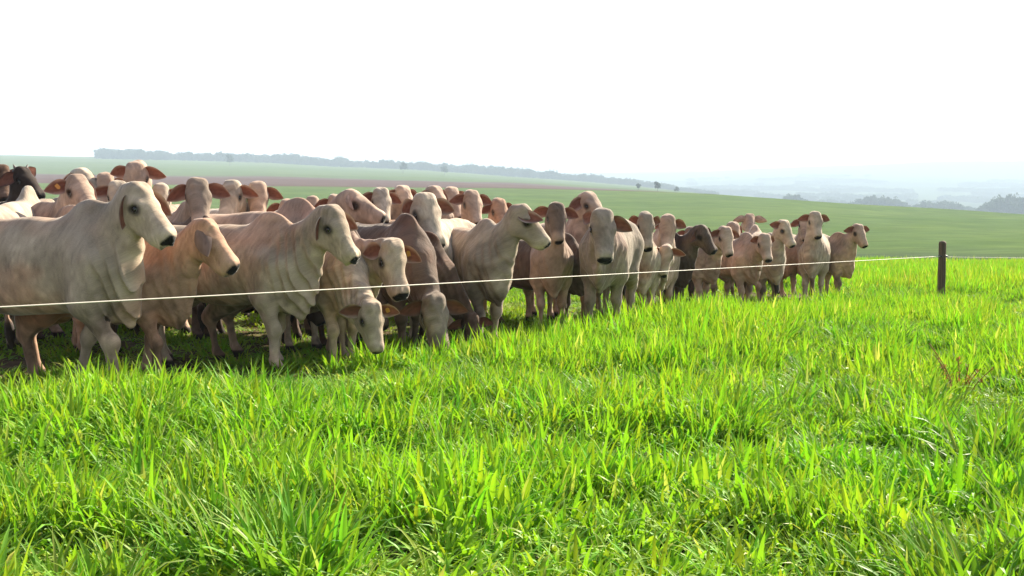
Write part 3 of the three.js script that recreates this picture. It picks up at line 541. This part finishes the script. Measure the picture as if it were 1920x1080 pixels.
// ------------------------------------------------------------------ grass
const bladeMat = new THREE.MeshPhysicalMaterial({ vertexColors: true, roughness: 0.86, transmission: 0.52, thickness: 0, clearcoat: 0.12, clearcoatRoughness: 0.3, side: THREE.DoubleSide, specularIntensity: 0.35 });
function tuftGeo(nb, spread, hMin, hMax, wMin, wMax, segs, lean) {
  const pos = [], col = [], idx = [], nor = [];
  for (let b = 0; b < nb; b++) {
    const az = rnd() * 6.283, r0 = Math.sqrt(rnd()) * spread, x0 = Math.cos(az) * r0, z0 = Math.sin(az) * r0;
    const L = rr(hMin, hMax), W = rr(wMin, wMax), la = az + rr(-1.1, 1.1), l0 = rr(0.03, lean * 0.5), l1 = l0 + rr(0.1, lean) * (rnd() < 0.25 ? 1.7 : 1), tw = rr(-0.8, 0.8);
    const y = rnd(), dry = rnd() < 0.025, tint = dry ? [1.9, 1.15, 5.0] : [mix(0.75, 1.22, y), mix(0.82, 1.12, rnd()), mix(0.7, 1.3, rnd())];
    let x = x0, yy = -0.02, z = z0; const st = pos.length / 3;
    for (let i = 0; i <= segs; i++) {
      const t = i / segs, ang = mix(l0, l1, t * t), w = W * (t < 0.3 ? mix(0.55, 1, t / 0.3) : Math.pow(1 - (t - 0.3) / 0.7, 0.75)) * 0.5 + 0.0004;
      const sa = la + Math.PI / 2 + tw * t, sx = Math.cos(sa) * w, sz = Math.sin(sa) * w;
      const nx = -Math.cos(la) * Math.cos(ang), ny = Math.sin(ang), nz = -Math.sin(la) * Math.cos(ang);
      const cr = w * 0.35; // a crease along the middle
      pos.push(x - sx, yy, z - sz, x + nx * -cr, yy + ny * -cr, z + nz * -cr, x + sx, yy, z + sz);
      for (let k = 0; k < 3; k++) col.push(...tint);
      const dl = L / segs; x += Math.cos(la) * Math.sin(ang) * dl; yy += Math.cos(ang) * dl; z += Math.sin(la) * Math.sin(ang) * dl;
    }
    for (let i = 0; i < segs; i++) for (let k = 0; k < 2; k++) { const p = st + i * 3 + k, q = p + 3; idx.push(p, q, p + 1, p + 1, q, q + 1); }
  }
  const g = new THREE.BufferGeometry(); g.setAttribute('position', new THREE.Float32BufferAttribute(pos, 3)); g.setAttribute('color', new THREE.Float32BufferAttribute(col, 3)); g.setIndex(idx); g.computeVertexNormals(); return g;
}
{
  const near = [0, 1, 2, 3, 4].map(() => tuftGeo(26, 0.085, 0.06, 0.24, 0.012, 0.028, 5, 1.9));
  const midv = [0, 1, 2, 3].map(() => tuftGeo(34, 0.14, 0.07, 0.26, 0.013, 0.030, 3, 1.8));
  const low = [0, 1, 2].map(() => tuftGeo(16, 0.13, 0.05, 0.15, 0.014, 0.028, 3, 2.2));
  const far = [0, 1, 2].map(() => tuftGeo(40, 0.34, 0.10, 0.34, 0.024, 0.045, 2, 1.1));
  // relative height of the sward, with taller clumps, thin places and the grazed strip
  const sward = (x, z) => {
    const d = -z, bf = beyondFence(x, z), right = sstep(1500, 1640, 960 + x / d * FPX);
    const clump = sstep(0.12, 0.5, fbm(x * 0.85 + 3, z * 0.85, 11)), thin = sstep(0.15, 0.5, fbm(x * 0.7, z * 0.7, 31));
    let h = 0.62 + 0.22 * noise(x * 0.5, z * 0.5, 2) + 0.75 * clump - 0.40 * thin + 0.95 * sstep(0.1, 0.6, noise(x * 1.7, z * 1.7, 21));
    h *= 1 - 0.6 * Math.exp(-((x - 8.3) ** 2 + (z + 20.4) ** 2) / 1.6);
    h *= mix(1, z < -9.2 ? 1.5 : 1.22, sstep(-1.8, -0.4, bf) * sstep(1.5, 0.7, bf) * (1 - right));
    const gz = sstep(0.75, 1.45, bf - 0.7 * sstep(-2.4, -3.2, x) + 0.35 * noise(x * 1.4, z * 1.4, 6)) * (1 - right) * sstep(27, 23, d);
    h *= mix(1, 0.42, gz);
    h *= 1 - 0.82 * Math.exp(-((x + 1.6) ** 2 / 0.55 + (z + 7.7) ** 2 / 1.4));
    h += 0.9 * Math.exp(-((x + 3.0) ** 2 / 0.8 + (z + 7.0) ** 2 / 0.9)) + 0.75 * Math.exp(-((x + 2.0) ** 2 / 0.9 + (z + 6.0) ** 2 / 0.6)) + 0.6 * Math.exp(-((x + 0.12) ** 2 / 0.12 + (z + 9.4) ** 2 / 0.4)) + 0.35 * Math.exp(-((x - 2.2) ** 2 / 1.6 + (z + 12.6) ** 2 / 1.5));
    // the bare place that the grazing heads have opened under the wire
    const bare = Math.exp(-((x + 1.12) ** 2 / 0.25 + (z + 8.0) ** 2 / 1.0)) + 1.1 * Math.exp(-((x + 0.62) ** 2 / 0.16 + (z + 9.1) ** 2 / 0.9)); h *= 1 - 0.75 * clamp(bare);
    const soil = clamp(1.1 * Math.exp(-((x - 1.67) ** 2 / 0.05 + (z + 4.06) ** 2 / 0.05)) + 1.0 * Math.exp(-((x - 1.38) ** 2 / 0.03 + (z + 4.65) ** 2 / 0.05)) + 0.9 * Math.exp(-((x + 0.47) ** 2 / 0.02 + (z + 3.6) ** 2 / 0.03)));
    return [clamp(h, 0.15, 1.7) * (1 - 0.4 * soil), gz, Math.max(thin, soil * 1.9)];
  };
  const put = (variants, r0, r1, density, scale, label) => {
    const lists = variants.map(() => ({ m: [], c: [] })), half = 0.56, M = new THREE.Matrix4(), q = new THREE.Quaternion(), e = new THREE.Euler(), n = Math.round(half * (r1 * r1 - r0 * r0) * density);
    for (let i = 0; i < n; i++) {
      const r = Math.sqrt(mix(r0 * r0, r1 * r1, rnd())), a = rr(-half, half), x = Math.sin(a) * r, z = -Math.cos(a) * r, [h, gz, thin] = sward(x, z);
      const pick = rnd(); if (pick < 0.45 * thin + 0.62 * gz) continue;
      const sc = scale * rr(0.8, 1.2), sy = sc * h; e.set(rr(-0.14, 0.14), rnd() * 6.283, rr(-0.14, 0.14)); q.setFromEuler(e);
      M.compose(new THREE.Vector3(x, terrain(x, z) - 0.01, z), q, new THREE.Vector3(sc * mix(0.8, 1, h), sy, sc * mix(0.8, 1, h)));
      const l = lists[i % variants.length]; l.m.push(...M.elements);
      const f = fbm(x * 0.4, z * 0.4, 17), v = rr(0.85, 1.15), dk = mix(1, 0.85, gz);  // dk: trampled grass slightly darker, with some under-herd shade in the tint
      l.c.push(0.258 * v * (1 + 0.3 * f) * dk, 0.445 * v * dk, 0.014 * v * (1 + 0.3 * f) * dk);
    }
    variants.forEach((g, k) => {
      const im = new THREE.InstancedMesh(g, bladeMat, lists[k].m.length / 16); im.instanceMatrix.array.set(lists[k].m); im.instanceColor = new THREE.InstancedBufferAttribute(new Float32Array(lists[k].c), 3);
      im.name = numbered('grass'); im.castShadow = im.receiveShadow = true; tag(im, label, 'grass', null, 'stuff'); scene.add(im);
    });
  };
  put(low, 1.6, 18, 95, 1, 'short leafy growth under the tall pasture grass');
  put(near, 1.6, 9, 90, 1, 'tall bright green pasture grass in the foreground');
  put(midv, 9, 24, 55, 1.05, 'tall bright green pasture grass along the fence');
  { // taller, darker tussocks standing out of the sward
    const clumps = [0, 1, 2, 3].map(() => tuftGeo(64, 0.13, 0.14, 0.36, 0.012, 0.026, 5, 1.5)), lists = clumps.map(() => ({ m: [], c: [] })), M = new THREE.Matrix4(), q = new THREE.Quaternion(), e = new THREE.Euler();
    for (let i = 0; i < 3400; i++) {
      const r = Math.sqrt(mix(3.4 ** 2, 40 ** 2, Math.pow(rnd(), 1.25))), a = rr(-0.56, 0.56), x = Math.sin(a) * r, z = -Math.cos(a) * r, [h, gz] = sward(x, z); if (gz > 0.2 || h < 0.5 || fbm(x * 0.45 + 8, z * 0.45, 51) < -0.15) continue;
      const s = rr(0.7, 1.15) * (r > 16 ? 1.15 : 1); e.set(rr(-0.1, 0.1), rnd() * 6.28, rr(-0.1, 0.1)); q.setFromEuler(e); M.compose(new THREE.Vector3(x, terrain(x, z) - 0.01, z), q, new THREE.Vector3(s * 1.1, s * rr(0.75, 1.05), s * 1.1));
      const v = rr(0.8, 1.15), l = lists[i % 4]; l.m.push(...M.elements); l.c.push(0.19 * v, 0.375 * v, 0.013 * v);
    }
    clumps.forEach((g, k) => { const im = new THREE.InstancedMesh(g, bladeMat, lists[k].m.length / 16); im.instanceMatrix.array.set(lists[k].m); im.instanceColor = new THREE.InstancedBufferAttribute(new Float32Array(lists[k].c), 3); im.name = numbered('grass'); im.castShadow = im.receiveShadow = true; tag(im, 'taller dark green tussocks scattered through the pasture', 'grass', null, 'stuff'); scene.add(im); });
  }
  put(far, 24, 60, 22, 1.05, 'bright green pasture grass running back to the edge of the slope');
}

// ------------------------------------------------------------------ a dry weed
{
  const x = 3.22, z = -7.6, t = new THREE.Group(); t.name = numbered('dry_weed'); t.position.set(x, terrain(x, z), z); scene.add(t);
  tag(t, 'thin reddish brown dry weed standing in the green grass at the right', 'weed');
  const m1 = new THREE.MeshStandardMaterial({ color: new THREE.Color(0.20, 0.075, 0.025), roughness: 0.9 }), m2 = new THREE.MeshPhysicalMaterial({ color: new THREE.Color(0.28, 0.15, 0.03), roughness: 0.9, transmission: 0.4, thickness: 0, side: THREE.DoubleSide });
  const st = [], lf = [];
  for (let i = 0; i < 9; i++) {
    const a = rnd() * 6.28, l = rr(0.22, 0.40), ln = rr(0.04, 0.2), p = [0, 0.5, 1].map(u => new THREE.Vector3(Math.cos(a) * ln * u * u + rr(-0.02, 0.02) + 0.05 * Math.cos(a), u * l, Math.sin(a) * ln * u * u + rr(-0.02, 0.02) + 0.05 * Math.sin(a))), c = new THREE.CatmullRomCurve3(p);
    st.push(new THREE.TubeGeometry(c, 8, 0.0035, 5));
    for (let k = 0; k < 9; k++) { const q = c.getPoint(rr(0.3, 1)), g = new THREE.CircleGeometry(rr(0.005, 0.010), 6); g.scale(1, 2, 1); g.rotateX(rr(-1, 1)); g.rotateY(rnd() * 6.28); g.translate(q.x + rr(-0.02, 0.02), q.y, q.z + rr(-0.02, 0.02)); lf.push(g); }
  }
  mesh('stem', mergeGeometries(st), m1, t); mesh('leaf', mergeGeometries(lf), m2, t).userData.kind = 'stuff';
}

// ------------------------------------------------------------------ trees
{
  const leafMat = new THREE.MeshPhysicalMaterial({ color: new THREE.Color(0.045, 0.07, 0.03), roughness: 0.95, specularIntensity: 0.05, transmission: 0.3, thickness: 0, side: THREE.DoubleSide });
  const barkMat = new THREE.MeshStandardMaterial({ color: new THREE.Color(0.09, 0.07, 0.05), roughness: 0.95 });
  const crownGeo = (h, w, n, size, base) => {
    const pos = [], idx = [], blobs = []; for (let i = 0; i < 9; i++) { const a = rnd() * 6.283, r = Math.sqrt(rnd()) * w * 0.36; blobs.push([Math.cos(a) * r, mix(base, h, rr(0.25, 0.85)), Math.sin(a) * r, rr(0.18, 0.30) * w]); }
    for (let i = 0; i < n; i++) {
      const b = blobs[i % 9], v = new THREE.Vector3(rr(-1, 1), rr(-1, 1), rr(-1, 1)).normalize().multiplyScalar(b[3] * Math.pow(rnd(), 0.4)), c = [b[0] + v.x, b[1] + v.y * 0.8, b[2] + v.z];
      const t = new THREE.Vector3(rr(-1, 1), rr(-1, 1), rr(-1, 1)).normalize(), u = new THREE.Vector3(rr(-1, 1), rr(-1, 1), rr(-1, 1)).cross(t).normalize(), s = size * rr(0.6, 1.3), k = pos.length / 3;
      for (const [p, q] of [[-1, -0.6], [1, -0.4], [0.7, 0.8], [-0.6, 0.7]]) pos.push(c[0] + s * (p * t.x + q * u.x), c[1] + s * (p * t.y + q * u.y), c[2] + s * (p * t.z + q * u.z));
      idx.push(k, k + 1, k + 2, k, k + 2, k + 3);
    }
    const g = new THREE.BufferGeometry(); g.setAttribute('position', new THREE.Float32BufferAttribute(pos, 3)); g.setIndex(idx); g.computeVertexNormals(); return g;
  };
  const trunkGeo = (h, r) => { const parts = [new THREE.CylinderGeometry(r * 0.55, r, h * 0.5, 8).translate(0, h * 0.25, 0)]; for (let i = 0; i < 4; i++) { const g = new THREE.CylinderGeometry(r * 0.2, r * 0.45, h * 0.4, 6).translate(0, h * 0.2, 0); g.rotateZ(rr(0.4, 0.8)); g.rotateY(i * 1.57 + rnd()); g.translate(0, h * 0.45, 0); parts.push(g); } return mergeGeometries(parts); };
  const V = [0, 1, 2, 3].map(() => [crownGeo(10, 9, 420, 0.55, 2.5), trunkGeo(9, 0.3), crownGeo(10, 9, 420, 0.55, -1.5)]);
  const lone = (px, d, h, label) => {
    const q = atDepth(px, 340, d), t = new THREE.Group(); t.name = numbered('tree'); scene.add(t); t.position.set(q.x, terrain(q.x, q.z), q.z); t.scale.setScalar(h / 10); t.rotation.y = rnd() * 6;
    tag(t, label, 'tree'); const v = V[Math.floor(rnd() * 4)]; mesh('crown', v[0], leafMat, t); mesh('trunk', v[1], barkMat, t);
  };
  lone(432, 1450, 15, 'lone hazy tree on the pale hillside at the left, above the brown strip');
  lone(756, 1350, 13, 'left of the pair of lone trees above the middle of the brown strip');
  lone(834, 1350, 12, 'right of the pair of lone trees above the middle of the brown strip');
  lone(1197, 860, 6, 'small tree near the right end of the brown strip');
  lone(1233, 840, 8, 'rounder, larger tree at the right end of the brown strip');
  lone(1268, 900, 5.5, 'small tree just right of the rounder tree, where the hill runs out');
  // woods: crowns that read as one mass
  const wood = (name, label, spots) => {
    const lists = V.map(() => []), M = new THREE.Matrix4(), q = new THREE.Quaternion();
    spots.forEach(([x, z, h, wd]) => { q.setFromEuler(new THREE.Euler(0, rnd() * 6.3, 0)); M.compose(new THREE.Vector3(x, terrain(x, z) - 0.4, z), q, new THREE.Vector3(wd / 9, h / 10, wd / 9)); lists[Math.floor(rnd() * 4)].push(...M.elements); });
    lists.forEach((l, k) => { if (!l.length) return; const im = new THREE.InstancedMesh(V[k][2], leafMat, l.length / 16); im.instanceMatrix.array.set(l); im.name = numbered(name); im.castShadow = im.receiveShadow = true; tag(im, label, 'wood', null, 'stuff'); scene.add(im); });
  };
  const belt = []; for (let i = 0; i < 2600; i++) { const px = rr(182, 1345), d = rr(1880, 2195), t = sstep(1345, 1000, px), q = rayDir(px, 330), k = d / Math.hypot(q.x, q.z); belt.push([q.x * k, q.z * k, (9 + 7 * Math.pow(rnd(), 2.5) + 3 * noise(px / 22, 3)) * mix(0.6, 1.1, t), rr(7, 14)]); }
  wood('ridge_wood', 'long hazy belt of trees along the crest of the left hill', belt);
  const right = [];
  for (const [p0, p1, d0, d1, n, h0, h1] of [[1468, 1512, 1350, 1420, 34, 10, 16], [1520, 1600, 1900, 2000, 30, 10, 15], [1596, 1705, 1350, 1450, 90, 11, 19], [1700, 1830, 1350, 1500, 70, 9, 17], [1840, 1980, 1200, 1350, 120, 16, 30], [1980, 2500, 1300, 1500, 90, 12, 24]]) for (let i = 0; i < n; i++) { const px = rr(p0, p1), d = rr(d0, d1), q = rayDir(px, 380), k = d / -q.z; const t = (px - p0) / (p1 - p0), tp = 0.45 + 0.55 * Math.min(1, 3.5 * Math.min(t, p1 === 1980 || p0 === 1980 ? 1 : 1 - t)) * (p0 === 1980 ? 2 : 1); right.push([q.x * k, -d, rr(h0, h1) * Math.min(1, tp), rr(9, 15)]); }
  wood('valley_wood', 'hazy dark clumps of trees beyond the green field at the right', right);
  const distant = [];
  for (let b = 0; b < 9; b++) { const d0 = 2500 + b * 260 + 90 * noise(b * 3.1, 2); for (let px = 1290; px < 2500; px += 2.2) { if (fbm(px / 70, b * 7.3, 4) < -0.02) continue; const d = d0 + 120 * noise(px / 60, b, 2) + rr(-25, 25), q = rayDir(px, 360), k = d / Math.hypot(q.x, q.z); distant.push([q.x * k, q.z * k, rr(9, 15), rr(16, 30)]); } }
  wood('far_wood', 'faint woods scattered over the hazy far plain', distant);
}
renderer.render(scene, camera);
